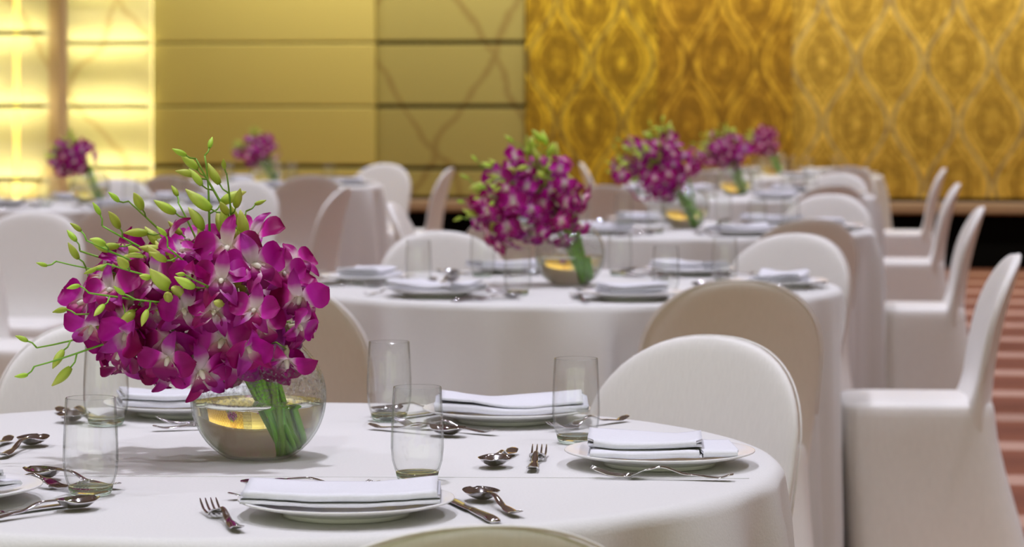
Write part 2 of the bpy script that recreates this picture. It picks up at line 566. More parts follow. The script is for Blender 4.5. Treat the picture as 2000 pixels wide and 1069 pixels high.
# ------------------------------------------------------------------ covered chairs
def chair_meshes():
    W, top, zm = 0.225, 0.8375, 0.640
    zs = [0.34, 0.38, 0.41, 0.43, 0.46, 0.50, 0.54, 0.58, 0.62] + [zm + (top - zm) * math.sin(PI / 2 * q / 12) for q in range(1, 13)]
    n = 40
    def ring(i, j):
        z = zs[j]
        if z > zm:
            hw = W * max(0.0, 1 - ((z - zm) / (top - zm)) ** 2.3) ** (1 / 2.3)
        else:
            hw = W * (1 - 0.10 * ((zm - z) / 0.25) ** 1.5)
        a = (z - 0.42) / 0.42
        yc = -0.212 - 0.095 * max(0, a) ** 1.6 + (0.02 * a if a < 0 else 0)
        ht = 0.023 - 0.006 * max(0, a)
        ff = 0.055 * max(0, (0.52 - z) / 0.12) ** 2 if z < 0.52 else 0.0
        th = 2 * PI * i / n
        e = 0.72
        c, s = math.cos(th), math.sin(th)
        x = hw * math.copysign(abs(c) ** (e if hw > 0.05 else 1), c)
        y = math.copysign(abs(s) ** e, s) * ht
        if hw < 0.12: y *= 0.55 + 0.45 * hw / 0.12
        if y > 0: y += min(ff, 0.05) * (y / ht)
        y += 0.035 * (x / W) ** 2
        return (x, yc + y, z)
    vs, fs = grid(n, len(zs), ring, cu=True)
    back = MB().add(vs, fs).mesh('backrest', SPANDEX)
    # welt seam along the rear edge of the arch
    pts = []
    for k in range(41):
        th = PI * (k / 40)
        q = math.cos(th)
        x = W * 1.004 * q
        z = zm + (top - zm) * max(0, 1 - abs(q) ** 2.3) ** (1 / 2.3)
        pts.append((x, z))
    pts = [(W * 0.965, 0.50), (W * 0.99, 0.57)] + pts + [(-W * 0.99, 0.57), (-W * 0.965, 0.50)]
    P = []
    for x, z in pts:
        a = (z - 0.42) / 0.42
        P.append((x, -0.212 - 0.095 * max(0, a) ** 1.6 - 0.010 + 0.035 * (x / W) ** 2, z))
    seam = MB().add(*tube(P, 0.0022, 5)).mesh('seam', SPANDEX)
    secs = [(0.0, 0.170, -0.335, 0.222), (0.06, 0.171, -0.318, 0.219), (0.15, 0.174, -0.292, 0.213), (0.25, 0.180, -0.264, 0.207), (0.34, 0.187, -0.243, 0.204),
            (0.398, 0.188, -0.236, 0.203), (0.419, 0.187, -0.234, 0.201), (0.431, 0.182, -0.230, 0.196), (0.437, 0.170, -0.22, 0.184), (0.442, 0.12, -0.17, 0.13), (0.4440, 0.04, -0.08, 0.05)]
    n = 48
    def ring2(i, j):
        z, yf, yr, hw = secs[j]
        th = 2 * PI * i / n
        c, s = math.cos(th), math.sin(th)
        e = 0.30
        x = hw * math.copysign(abs(c) ** e, c)
        y = (yf + yr) / 2 + (yf - yr) / 2 * math.copysign(abs(s) ** e, s)
        # the stretched cloth pulls in a little between the corners
        x *= 1 - 0.05 * (1 - abs(2 * (y - yr) / (yf - yr) - 1) ** 2) * max(0, 1 - z / 0.36)
        return (x, y, z)
    vs, fs = grid(n, len(secs), ring2, cu=True)
    fs.append(tuple((len(secs) - 1) * n + i for i in range(n)))
    seat = MB().add(vs, fs).mesh('seat_skirt', SPANDEX)
    return seat, back, seam


SEAT, BACK, SEAM = chair_meshes()
CH = []


def chair(px, py, face, label, group=None, face_dir=None):
    """A covered chair whose back's top is seen at (px, py); face = the point its seat looks at."""
    Z = F * (H - 0.8375) / (py - YH)
    X = (px - 1000) * Z / F
    if face_dir is None:
        ang = math.atan2(face[1] - Z, face[0] - X)
    else:
        ang = math.radians(face_dir)
    rz = ang - PI / 2
    off = Matrix.Rotation(rz, 2) @ Vector((0, -0.307))
    CH.append((X - off.x, Z - off.y, rz))
    o = link('banquet_chair', None, None, (X - off.x, Z - off.y, 0), (0, 0, rz))
    setp(o, label, 'chair', group or 'covered banquet chairs')
    link('seat_skirt', SEAT, o)
    link('backrest', BACK, o)
    link('seam', SEAM, o)
    return o


T = [(-0.369, 4.068), (0.163, 7.85), (0.70, 11.30), (1.22, 15.25), (1.80, 19.3), (-2.11, 13.99), (-1.55, 17.14)]
TN = ['the front table', 'the second table', 'the third table', 'the fourth table', 'the table before the gold wall', 'the table by the glowing panels', 'the table by the tan wall']

chair(930, 1027, T[0], 'white covered chair cut off by the picture bottom, seen from behind')
chair(1395, 657, T[0], 'white covered chair facing the viewer at the right edge of the front table')
chair(205, 628, T[0], 'white covered chair behind the front table, beneath the overhanging orchids')
chair(1440, 548, T[1], 'covered chair seen from behind, directly behind the chair of the front table', face_dir=96)
chair(535, 546, T[1], 'covered chair turned away, half hidden right of the big orchid bouquet')
chair(1985, 497, T[1], 'largest side-on covered chair, pulled up to the second table on the carpet', face_dir=176)
chair(1558, 457, T[1], 'covered chair facing the viewer at the right edge of the second table')
chair(856, 452, T[1], 'bright white covered chair facing the viewer behind tumblers of the second table')
chair(1585, 428, T[2], 'covered chair seen from behind at the near edge of the third table')
chair(980, 428, T[2], 'olive shaded covered chair seen from behind, under the second bouquet')
chair(1918, 404, T[2], 'second largest side-on covered chair in the row by the carpet', face_dir=174)
chair(1624, 380, T[2], 'covered chair facing the viewer at the right edge of the third table')
chair(762, 396, T[2], 'slim white chair seen side-on facing right beside the tan wall table', face_dir=-5)
chair(1630, 362, T[3], 'covered chair seen from behind at the near edge of the fourth table')
chair(1872, 358, T[3], 'third largest side-on covered chair in the row by the carpet', face_dir=173)
chair(1640, 339, T[3], 'covered chair facing the viewer at the right edge of the fourth table')
chair(1184, 362, T[3], 'covered chair back showing above the third table, left of its bouquet')
chair(1280, 338, T[3], 'covered chair facing the viewer hidden behind the third bouquet')
chair(1655, 325, T[4], 'farthest covered chair in the line of chairs right of the tables')
chair(1845, 329, T[4], 'farthest side-on covered chair, right under the gold damask', face_dir=172)
chair(1134, 318, T[4], 'slim covered chair edge standing against the gold damask left end', face_dir=0)
chair(1388, 334, T[4], 'covered chair back glimpsed between the third and fourth bouquets')
chair(68, 414, T[5], 'covered chair facing the viewer at the left picture edge', face_dir=-98)
chair(247, 399, T[5], 'covered chair with bright rim behind the upper left orchid buds', face_dir=100)
chair(-108, 440, T[5], 'covered chair at the left picture edge with only its seat in view', face_dir=-20)
chair(676, 367, T[5], 'covered chair with bright curved left rim between two far tables', face_dir=168)
chair(478, 353, T[5], 'pale covered chair facing the viewer right of the tallest orchid buds', face_dir=-105)
chair(232, 350, T[5], 'yellowish covered chair in front of the glowing wall panels', face_dir=-95)
chair(606, 343, T[6], 'shaded covered chair seen from behind at the tan wall table')
chair(330, 344, T[6], 'whitish covered chair back before the edge of the glowing panels')
chair(752, 320, T[6], 'cream covered chair facing the viewer right of the tan wall table')
chair(882, 328, T[6], 'slim covered chair side-on before the black wall base', face_dir=172)

# ------------------------------------------------------------------ tablecloths
R = 0.762


def cloth_mesh(seed, tab, n=180):
    rnd = random.Random(seed)
    ks = [(rnd.randint(5, 8), rnd.uniform(0, 6.28), 0.55), (rnd.randint(10, 13), rnd.uniform(0, 6.28), 0.75), (rnd.randint(16, 20), rnd.uniform(0, 6.28), 0.75), (rnd.randint(24, 31), rnd.uniform(0, 6.28), 0.45)]
    prof = [(0.0, 0), (0.2, 0), (0.4, 0), (0.6, 0), (0.70, 0), (0.735, 0)]
    rr = 0.022
    for q in range(1, 7):
        th = PI / 2 * q / 6
        prof.append((R - rr + rr * math.sin(th), -rr + rr * math.cos(th)))
    for q in range(1, 15):
        prof.append((R, -rr - (TZ - rr - 0.004) * (q / 14)))
    near = [(cx, cy, math.cos(-rz), math.sin(-rz)) for cx, cy, rz in CH if math.hypot(cx - tab[0], cy - tab[1]) < 1.5]
    dent = []
    for i in range(n):      # how far out the cloth may hang before it meets a chair seat
        th = 2 * PI * i / n
        r = 0.90
        while r > 0.40:
            hit = False
            for cx, cy, c, q in near:
                dx, dy = tab[0] + r * math.cos(th) - cx, tab[1] + r * math.sin(th) - cy
                lx, ly = dx * c - dy * q, dx * q + dy * c
                if abs(lx) < 0.25 and -0.36 < ly < 0.205: hit = True
            if not hit: break
            r -= 0.01
        dent.append(r)
    dent = [min(dent[i], sum(dent[(i + q) % n] for q in range(-3, 4)) / 7) for i in range(n)]
    def fn(i, j):
        r, z = prof[j]
        th = 2 * PI * i / n
        drop = -z / TZ
        if drop > 0.0:
            w = sum(a * math.sin(kk * th + ph + 0.4 * math.sin(3 * th + ph)) for kk, ph, a in ks)
            w = w if w > 0 else w * 0.7
            r = r + 0.044 * drop ** 0.42 * w * min(1, drop * 9) + 0.012 * drop
            r -= max(0.0, r - dent[i]) * min(1.0, max(0.0, drop * TZ - 0.03) / 0.24)
        return (r * math.cos(th), r * math.sin(th), TZ + z)
    vs, fs = grid(n, len(prof), fn, cu=True)
    return MB().add(vs, fs).mesh('tablecloth', CLOTH)


cl_lab = ['white floor-length cloth on the front table with a straight seam', 'white pleated cloth hanging from the second table', 'white cloth on the third table under the third bouquet',
          'white cloth on the fourth table', 'white cloth on the table standing before the gold wall', 'white cloth on the table by the glowing panels', 'white cloth on the table by the tan wall, beside the slim chairs']
for q, (x, y) in enumerate(T):
    o = link('tablecloth', cloth_mesh(11 + q, (x, y)), None, (x, y, 0))
    setp(o, cl_lab[q], 'tablecloth', 'white round tablecloths')
    if q == 0:
        y0, sl = -0.207, -0.028
        pts = []
        for s in range(41):
            xx = -0.70 + 1.395 * s / 40
            pts.append((xx, y0 + sl * xx, TZ + 0.0003))
        mbs = MB().add(*tube(pts, 0.0008, 4))
        link('seam', mbs.mesh('seam', CLOTH), o)

# ------------------------------------------------------------------ tableware meshes
def m_plate():
    prof = [(0.0, 0.0045), (0.072, 0.0045), (0.084, 0.006), (0.100, 0.011), (0.125, 0.0165), (0.1345, 0.0195), (0.136, 0.0205), (0.1358, 0.0218), (0.134, 0.0222), (0.122, 0.0195), (0.098, 0.0140), (0.080, 0.0092), (0.072, 0.0080), (0.0, 0.0080)]
    mb = MB().add(*lathe(prof, 56))
    mb.add(*lathe([(0.080, 0.0055), (0.080, 0.0002), (0.074, 0.0002), (0.072, 0.0050)], 48))
    return mb.mesh('dinner_plate', PORCELAIN)


def strip_solid(xs, wfn, zfn, cfn, tfn, ny=7):
    """Flat ware: closed solid along x; half width, height, dish depth and thickness by x."""
    def pt(i, j):
        x = xs[j]
        w, zc, c, t = wfn(x), zfn(x), cfn(x), tfn(x)
        m = 2 * ny - 2
        if i < ny: s, up = -1 + 2 * i / (ny - 1), 1
        else: s, up = 1 - 2 * (i - ny + 1) / (ny - 1), 0
        z = zc + c * (s * s - 1) + (t * (1 - 0.6 * s * s) if up else 0)
        return (x, s * w, z)
    n = 2 * ny - 2
    vs, fs = grid(n, len(xs), pt, cu=True)
    fs.append(tuple(range(n - 1, -1, -1)))
    fs.append(tuple((len(xs) - 1) * n + i for i in range(n)))
    return vs, fs


def lerp(pts):
    def f(x):
        if x <= pts[0][0]: return pts[0][1]
        for (a, p), (b, q) in zip(pts, pts[1:]):
            if x <= b:
                t = (x - a) / (b - a)
                t = t * t * (3 - 2 * t)
                return p + (q - p) * t
        return pts[-1][1]
    return f


def m_spoon():
    L = 0.188
    xs = [L * q / 44 for q in range(45)]
    def w(x):
        if x > 0.126:
            s = (x - 0.1575) / 0.0312
            b = 0.0240 * math.sqrt(max(0.0, 1 - s * s)) * (1 + 0.12 * -s)
            return max(b, 0.0036 if x < 0.135 else 0.0008)
        return lerp([(0, 0.0065), (0.006, 0.0088), (0.03, 0.0085), (0.07, 0.0048), (0.11, 0.0034), (0.126, 0.0036)])(x)
    z = lerp([(0, 0.0075), (0.02, 0.0035), (0.06, 0.0060), (0.10, 0.0150), (0.124, 0.0150), (0.145, 0.0135), (0.188, 0.0150)])
    c = lerp([(0.124, 0.0), (0.142, 0.0105), (0.165, 0.0118), (0.188, 0.002)])
    t = lerp([(0, 0.0022), (0.1, 0.0030), (0.13, 0.0022), (0.15, 0.0012), (0.188, 0.001)])
    return MB().add(*strip_solid(xs, w, z, c, t, 9)).mesh('spoon', STEEL)


def m_fork():
    xs = [0.142 * q / 32 for q in range(33)]
    w = lerp([(0, 0.0060), (0.006, 0.0085), (0.03, 0.0080), (0.07, 0.0046), (0.10, 0.0034), (0.115, 0.0045), (0.132, 0.0118), (0.142, 0.0124)])
    z = lerp([(0, 0.0080), (0.02, 0.0030), (0.06, 0.0060), (0.10, 0.0155), (0.12, 0.0120), (0.142, 0.0052)])
    c = lerp([(0.11, 0.0), (0.135, 0.0018), (0.142, 0.0018)])
    t = lerp([(0, 0.0022), (0.1, 0.0030), (0.142, 0.0018)])
    mb = MB().add(*strip_solid(xs, w, z, c, t, 7))
    for s in (-1.5, -0.5, 0.5, 1.5):
        y = s * 0.0066
        pts = [(0.139, y, 0.0048), (0.155, y, 0.0038), (0.172, y * 1.02, 0.0058), (0.188, y * 1.03, 0.0118), (0.196, y * 1.03, 0.0160)]
        mb.add(*tube(pts, [0.0021, 0.0019, 0.0017, 0.0014, 0.0006], 6))
    return mb.mesh('fork', STEEL)


def m_knife():
    xs = [0.095 + 0.115 * q / 20 for q in range(21)]
    bl = MB().add(*strip_solid(xs, lerp([(0.095, 0.0060), (0.105, 0.0085), (0.19, 0.0095), (0.205, 0.0060), (0.21, 0.001)]), lambda x: 0.0030, lambda x: 0.0, lambda x: 0.0014, 5)).mesh('knife', STEEL)
    xs = [0.100 * q / 20 for q in range(21)]
    ha = MB().add(*strip_solid(xs, lerp([(0, 0.0066), (0.01, 0.0098), (0.05, 0.0080), (0.10, 0.0064)]), lambda x: 0.0004, lambda x: 0.0, lerp([(0, 0.0050), (0.02, 0.0082), (0.1, 0.0062)]), 7)).mesh('handle', STEEL)
    return bl, ha


def m_tumbler():
    o = [(0.0268, 0.0120), (0.0310, 0.0160), (0.0345, 0.028), (0.0362, 0.045), (0.0360, 0.065), (0.0348, 0.095), (0.0330, 0.1275)]
    inn = [(r - 0.0016, z) for r, z in reversed(o)]
    prof = [(0.0292, 0.0121)] + o[1:] + [(0.0325, 0.1284)] + inn[:-1] + [(0.0255, 0.0135), (0.012, 0.0125), (0.0, 0.0123)]
    body = MB().add(*lathe(prof, 44)).mesh('tumbler', GLASS)
    base = MB().add(*lathe([(0.0, 0.0003), (0.0235, 0.0003), (0.0262, 0.0016), (0.0282, 0.0055), (0.0296, 0.0122), (0.026, 0.0118), (0.0, 0.0110)], 44)).mesh('glass_base', GLASSB)
    return body, base


def m_napkin(seed, L=0.238, hw=0.058, layers=4, loose=1.0):
    """A napkin folded into a flat pack: one long folded sheet seen end-on, run along x."""
    rnd = random.Random(seed)
    path = []
    g = 0.0056
    for k in range(layers):
        sh = rnd.uniform(-0.006, 0.006) * loose
        ys = [-hw + 2 * hw * q / 14 for q in range(15)]
        if k % 2: ys.reverse()
        for y in ys: path.append((y * (1 - 0.03 * k) + sh, 0.0028 + k * g, k))
        if k < layers - 1:
            s = 1 if k % 2 == 0 else -1
            for q in range(1, 4):
                th = -PI / 2 + PI * q / 4
                path.append((s * (hw * (1 - 0.03 * k) + 0.0030 * math.cos(th) * 1.6) + sh, 0.0028 + (k + 0.5) * g + 0.5 * g * math.sin(th), k + 0.5))
    n = len(path)
    th = 0.0021
    def centre(a, u):
        y, z, k = path[a]
        x = (u - 0.5) * L * (1 - 0.012 * k)
        q = Vector((x * 9 + seed * 3.1, y * 12, seed * 1.7))
        lift = (noise.noise(q) + 0.35) * 0.0050 * loose * (k / layers + 0.25)
        edge = abs(2 * u - 1) ** 6
        fan = (k - layers / 2) * 0.0010 * edge * loose
        x += 0.006 * loose * (noise.noise(Vector((k * 2.3, seed, 0.5)))) * math.copysign(edge, u - 0.5)
        y += 0.004 * loose * noise.noise(Vector((x * 14, k * 1.3, seed)))
        sag = 0.40 * rim(math.hypot(x, y) + 0.006) + 0.0064      # lies in the plate's well and over its rim
        return Vector((x, y, max(0.0030, z + 0.0008 + max(0, lift) + fan) + sag))
    rim = lerp([(0, 0), (0.070, 0), (0.098, 0.0068), (0.122, 0.0125), (0.137, 0.0150)])
    nu = 27
    C = [[centre(a, i / (nu - 1)) for i in range(nu)] for a in range(n)]
    N = []
    for a in range(n):
        r = []
        for i in range(nu):
            d = C[min(a + 1, n - 1)][i] - C[max(a - 1, 0)][i]
            nn = Vector((0, -d.z, d.y))
            r.append(nn.normalized() if nn.length > 1e-9 else Vector((0, 0, 1)))
        N.append(r)
    def pt(i, j):
        if j < n: return C[j][i] + N[j][i] * th
        return C[2 * n - 1 - j][i] - N[2 * n - 1 - j][i] * th
    vs, fs = grid(nu, 2 * n, pt, cv=True)
    for e in (0, nu - 1):
        for j in range(n - 1):
            a, b, c, d = j * nu + e, (j + 1) * nu + e, (2 * n - 2 - j) * nu + e, (2 * n - 1 - j) * nu + e
            fs.append((a, b, c, d) if e else (d, c, b, a))
    return MB().add(vs, fs).mesh('napkin', NAPKIN)


PLATE, SPOON, FORK = m_plate(), m_spoon(), m_fork()
BLADE, HANDLE = m_knife()
TUMB, TBASE = m_tumbler()
NAPS = [m_napkin(1, 0.245, 0.060, 3, 0.7), m_napkin(2, 0.158, 0.064, 4, 1.5), m_napkin(3, 0.235, 0.066, 3, 2.2), m_napkin(5, 0.22, 0.056, 4, 1.0)]
# extra loose leaf for the second napkin
LEAF = m_napkin(9, 0.050, 0.056, 2, 1.0)


class Seat:
    """A place at a table: x = the guest's right, y = towards the table centre, origin under the plate."""
    def __init__(s, table, deg, rad=0.585):
        th = math.radians(deg)
        s.er = Vector((math.cos(th), math.sin(th)))
        s.o = Vector(table) + s.er * rad
        s.rz = th + PI / 2          # local +y points to the centre
    def put(s, name, me, x, y, rot, label, cat, group, z=0.0, tilt=0.0):
        p = Matrix.Rotation(s.rz, 2) @ Vector((x, y)) + s.o
        o = link(name, me, None, (p.x, p.y, TZ + 0.0008 + z), (tilt, 0, s.rz + math.radians(rot)))
        return setp(o, label, cat, group)


SN = ['nearest seat', 'right seat', 'far right seat', 'far left seat', 'left seat', 'near left seat']
TS = ['front table', 'second table', 'third table', 'fourth table', 'gold wall table', 'glowing panel table', 'tan wall table']
ANG = [-74, -8, 52, 107, 170, -130]
# tumblers of the front table stand where they stand; elsewhere they follow the seat
TUM0 = {0: (815, 940), 1: (1125, 866), 2: (760, 823), 3: (207, 832), 5: (177, 968)}
jit = random.Random(5)


def tumbler(x, y, label, rz=0.0):
    o = link('tumbler', TUMB, None, (x, y, TZ + 0.0006), (0, 0, rz))
    setp(o, label, 'glass', 'water tumblers')
    link('glass_base', TBASE, o)
    return o


for t in range(7):
    for s in range(6):
        if t == 0 and s == 4: pass
        seat = Seat(T[t], ANG[s] + (0 if t == 0 else jit.uniform(-4, 4)), 0.585)
        where = 'at the %s of the %s' % (SN[s], TS[t])
        seat.put('dinner_plate', PLATE, 0, 0, 0, 'white plate under a napkin ' + where, 'plate', 'white dinner plates')
        nz_, rr_ = (NAPS[0], -2) if (t, s) == (0, 0) else (NAPS[1], 0) if (t, s) == (0, 1) else (NAPS[2], 4) if (t, s) == (0, 2) else (NAPS[(t + s) % 4], jit.uniform(-9, 9))
        if (t, s) == (0, 1):
            nk = seat.put('napkin', nz_, -0.008, 0.020, 95, 'white napkin with a loose leaf, folded on the right plate of the front table', 'napkin', 'folded white napkins', 0.0082)
            link('napkin_leaf', LEAF, nk, (-0.100, 0.006, 0.0030), (0, 0, 0.10))
        elif (t, s) == (0, 0):
            seat.put('napkin', nz_, -0.004, 0.006, -15, 'smooth white folded napkin on the nearest plate of the front table', 'napkin', 'folded white napkins', 0.0082)
        elif (t, s) == (0, 2):
            seat.put('napkin', nz_, -0.01, 0.0, 38, 'bulging folded napkin on the far right plate of the front table', 'napkin', 'folded white napkins', 0.0082)
        else:
            seat.put('napkin', nz_, 0, 0, rr_, 'folded white napkin ' + where, 'napkin', 'folded white napkins', 0.0082)
        if t in (0, 1, 2, 5):
            j = lambda a: jit.uniform(-a, a) * (0.4 if t == 0 else 1)
            seat.put('fork', FORK, -0.158 + j(0.008), -0.115, 90 + j(6), 'steel fork left of the plate ' + where, 'fork', 'steel forks')
            kn = seat.put('knife', BLADE, 0.158 + j(0.006), -0.125, 90 + j(4), 'steel knife right of the plate ' + where, 'knife', 'steel knives')
            link('handle', HANDLE, kn)
            seat.put('spoon', SPOON, 0.197 + j(0.008), -0.09, 90 + j(6), 'steel spoon by the knife ' + where, 'spoon', 'steel spoons')
            seat.put('fork', FORK, -0.115 + j(0.012), (0.166 if t == 0 else 0.168) + j(0.006), (3 if t == 0 else 6) + j(6), 'dessert fork above the plate ' + where, 'fork', 'steel forks')
            seat.put('spoon', SPOON, 0.095 + j(0.012), 0.222 + j(0.006), 180 + j(6), 'dessert spoon above the plate ' + where, 'spoon', 'steel spoons')
        if t == 0:
            if s in TUM0:
                px, py = TUM0[s]
                Z = F * (H - TZ) / (py - YH)
                tumbler((px - 1000) * Z / F, Z, 'clear water tumbler ' + where)
        else:
            p = Matrix.Rotation(seat.rz, 2) @ Vector((0.13 + jit.uniform(-0.02, 0.02), 0.16 + jit.uniform(-0.02, 0.03))) + seat.o
            tumbler(p.x, p.y, 'clear water tumbler ' + where)

# ------------------------------------------------------------------ vases and orchids
BZ, BR = 0.0875, 0.0988


def m_bowl():
    def arc(r, z0, z1, n):
        out = []
        for q in range(n + 1):
            z = z0 + (z1 - z0) * q / n
            out.append((math.sqrt(max(1e-6, r * r - (z - BZ) ** 2)), z))
        return out
    outer = arc(BR, 0.001, 0.160, 26)
    inner = arc(BR - 0.003, 0.160, 0.0045, 26)
    prof = [(0.0, 0.0005), (0.04, 0.0005)] + outer + [(outer[-1][0] - 0.0012, 0.1616)] + inner + [(0.03, 0.0042), (0.0, 0.0042)]
    bowl = MB().add(*lathe(prof, 64)).mesh('fishbowl_vase', BOWLG)
    w = arc(BR - 0.0031, 0.0046, 0.081, 22)
    wat = MB().add(*lathe([(0.0, 0.0046), (0.03, 0.0046)] + w + [(0.06, 0.0808), (0.0, 0.0808)], 64)).mesh('water', WATER)
    return bowl, wat


BOWL, WAT = m_bowl()


BROAD = [(0, 0.20), (0.15, 0.40), (0.35, 0.80), (0.58, 1.0), (0.78, 0.95), (0.90, 0.70), (0.97, 0.40), (1, 0.06)]
NARROW = [(0, 0.35), (0.2, 0.75), (0.45, 1.0), (0.7, 0.85), (0.88, 0.48), (1, 0.04)]


def petal_mesh(name, mat, L, Wd, cup, curl, shape, nu=7, nv=10):
    """Petal growing along +y from the origin, face to +z."""
    prof = lerp(shape)
    def f(i, j):
        s = -1 + 2 * i / (nu - 1)
        v = (j / (nv - 1)) ** 0.85
        w = Wd * prof(v)
        y = L * v
        z = cup * (s * s) * w - curl * L * v * v + 0.10 * L * math.sin(PI * v)
        z += 0.0012 * math.sin(6 * v + 4 * s)
        return (s * w, y, z)
    vs, fs = grid(nu, nv, f)
    # colour runs from the throat outwards, with a paler margin
    ts = [min(1.0, 0.001 + (j / (nv - 1)) * 0.98 - 0.06 * abs(-1 + 2 * i / (nu - 1)) ** 6) for j in range(nv) for i in range(nu)]
    return MB().add(vs, fs, [max(0.001, q) for q in ts])


PET = petal_mesh('petal', PETAL, 0.031, 0.0150, 0.22, 0.16, BROAD)
SEP = petal_mesh('sepal', SEPAL, 0.031, 0.0082, 0.35, 0.22, NARROW, 5, 9)


def lip_mb():
    nu, nv = 9, 9
    def f(i, j):
        s = -1 + 2 * i / (nu - 1)
        v = j / (nv - 1)
        w = 0.0062 + 0.0060 * math.sin(PI * min(1, v * 1.02)) ** 1.1
        if v > 0.95: w *= 0.55
        roll = 1.5 * (1 - v) ** 1.2          # the sides roll up round the column
        x = w * math.sin(s * (0.55 + roll)) / (0.55 + 0.5 * roll)
        z = 0.010 * math.sin(PI * 0.55 * v) + w * (1 - math.cos(s * roll)) * 0.9 - 0.016 * max(0, v - 0.55) ** 1.3 * 2
        y = -0.026 * v + 0.002
        return (x, y, z + 0.001 * math.sin(9 * s) * v)
    vs, fs = grid(nu, nv, f)
    return MB().add(vs, fs, [0.001 + 0.99 * (j / (nv - 1)) for j in range(nv) for i in range(nu)])


LIPB = lip_mb()


def column_mb():
    mb = MB()
    vs, fs = tube([(0, -0.001, -0.004), (0, 0.0, 0.001), (0, -0.0015, 0.006), (0, -0.004, 0.0095)], [0.0022, 0.0030, 0.0028, 0.0018], 7)
    mb.add(vs, fs, [0.2 + 0.8 * (q // 7) / 3 for q in range(len(vs))])
    vs, fs = tube([(0, -0.001, -0.004), (0, -0.005, -0.010), (0, -0.002, -0.015)], [0.0026, 0.0032, 0.0016], 7)
    mb.add(vs, fs, [0.05] * len(vs))
    return mb


COLB = column_mb()
M_PET, M_SEP, M_LIP, M_COL = PET.mesh('petal', PETAL), SEP.mesh('sepal', SEPAL), LIPB.mesh('lip', LIP), COLB.mesh('orchid_flower', COLUMN)
ROTP = [('petal', M_PET, -78, 0.06), ('petal', M_PET, 78, 0.06), ('sepal', M_SEP, 0, 0.0), ('sepal', M_SEP, 142, 0.0), ('sepal', M_SEP, -142, 0.0)]


def joined_flower(seed):
    """The same flower as one mesh, for bouquets too far off to show single petals."""
    r = random.Random(seed)
    me = D.meshes.new('orchid_flower')
    vs, fs, ts, mi = [], [], [], []
    def put(mb, M, k):
        n = len(vs)
        vs.extend(tuple(M @ Vector(p)) for p in mb.v)
        fs.extend(tuple(i + n for i in q) for q in mb.f)
        ts.extend(mb.t)
        mi.extend([k] * len(mb.f))
    for nm, _, a, lift in ROTP:
        M = Matrix.Rotation(math.radians(a + r.uniform(-8, 8)), 4, 'Z') @ Matrix.Rotation(r.uniform(0.05, 0.45), 4, 'X') @ Matrix.Translation((0, 0.001, 0))
        put(PET if nm == 'petal' else SEP, M, 0 if nm == 'petal' else 1)
    put(LIPB, Matrix.Identity(4), 2)
    put(COLB, Matrix.Identity(4), 3)
    me.from_pydata(vs, [], fs)
    a = me.attributes.new('t', 'FLOAT', 'POINT')
    a.data.foreach_set('value', ts)
    for m in (PETAL, SEPAL, LIP, COLUMN): me.materials.append(m)
    me.polygons.foreach_set('material_index', mi)
    me.polygons.foreach_set('use_smooth', [True] * len(fs))
    me.update()
    return me


JF = [joined_flower(q) for q in range(4)]


def bud_mesh(L, Rm, bend, tint):
    n, m = 8, 9
    pts = [(0, bend * L * (q / (m - 1)) ** 2, L * q / (m - 1)) for q in range(m)]
    rad = [max(0.0004, Rm * math.sin(PI * min(1, 0.10 + 0.90 * (q / (m - 1))) ** 0.85) ** 0.8) for q in range(m)]
    rad[-1] = 0.0005
    vs, fs = tube(pts, rad, n)
    return MB().add(vs, fs, [max(0.01, tint * (0.2 + 0.8 * (q // n) / (m - 1))) for q in range(len(vs))]).mesh('bud', BUD)


BUDS = [bud_mesh(0.026, 0.0052, 0.18, 1.0), bud_mesh(0.021, 0.0040, 0.1, 0.8), bud_mesh(0.030, 0.0062, 0.25, 1.0), bud_mesh(0.013, 0.0026, 0.1, 0.4)]


def basis(zdir, up=Vector((0, 0, 1)), roll=0.0):
    z = zdir.normalized()
    x = up.cross(z)
    if x.length < 1e-4: x = Vector((1, 0, 0))
    x.normalize()
    y = z.cross(x)
    return Matrix((x, y, z)).transposed().to_4x4() @ Matrix.Rotation(roll, 4, 'Z')


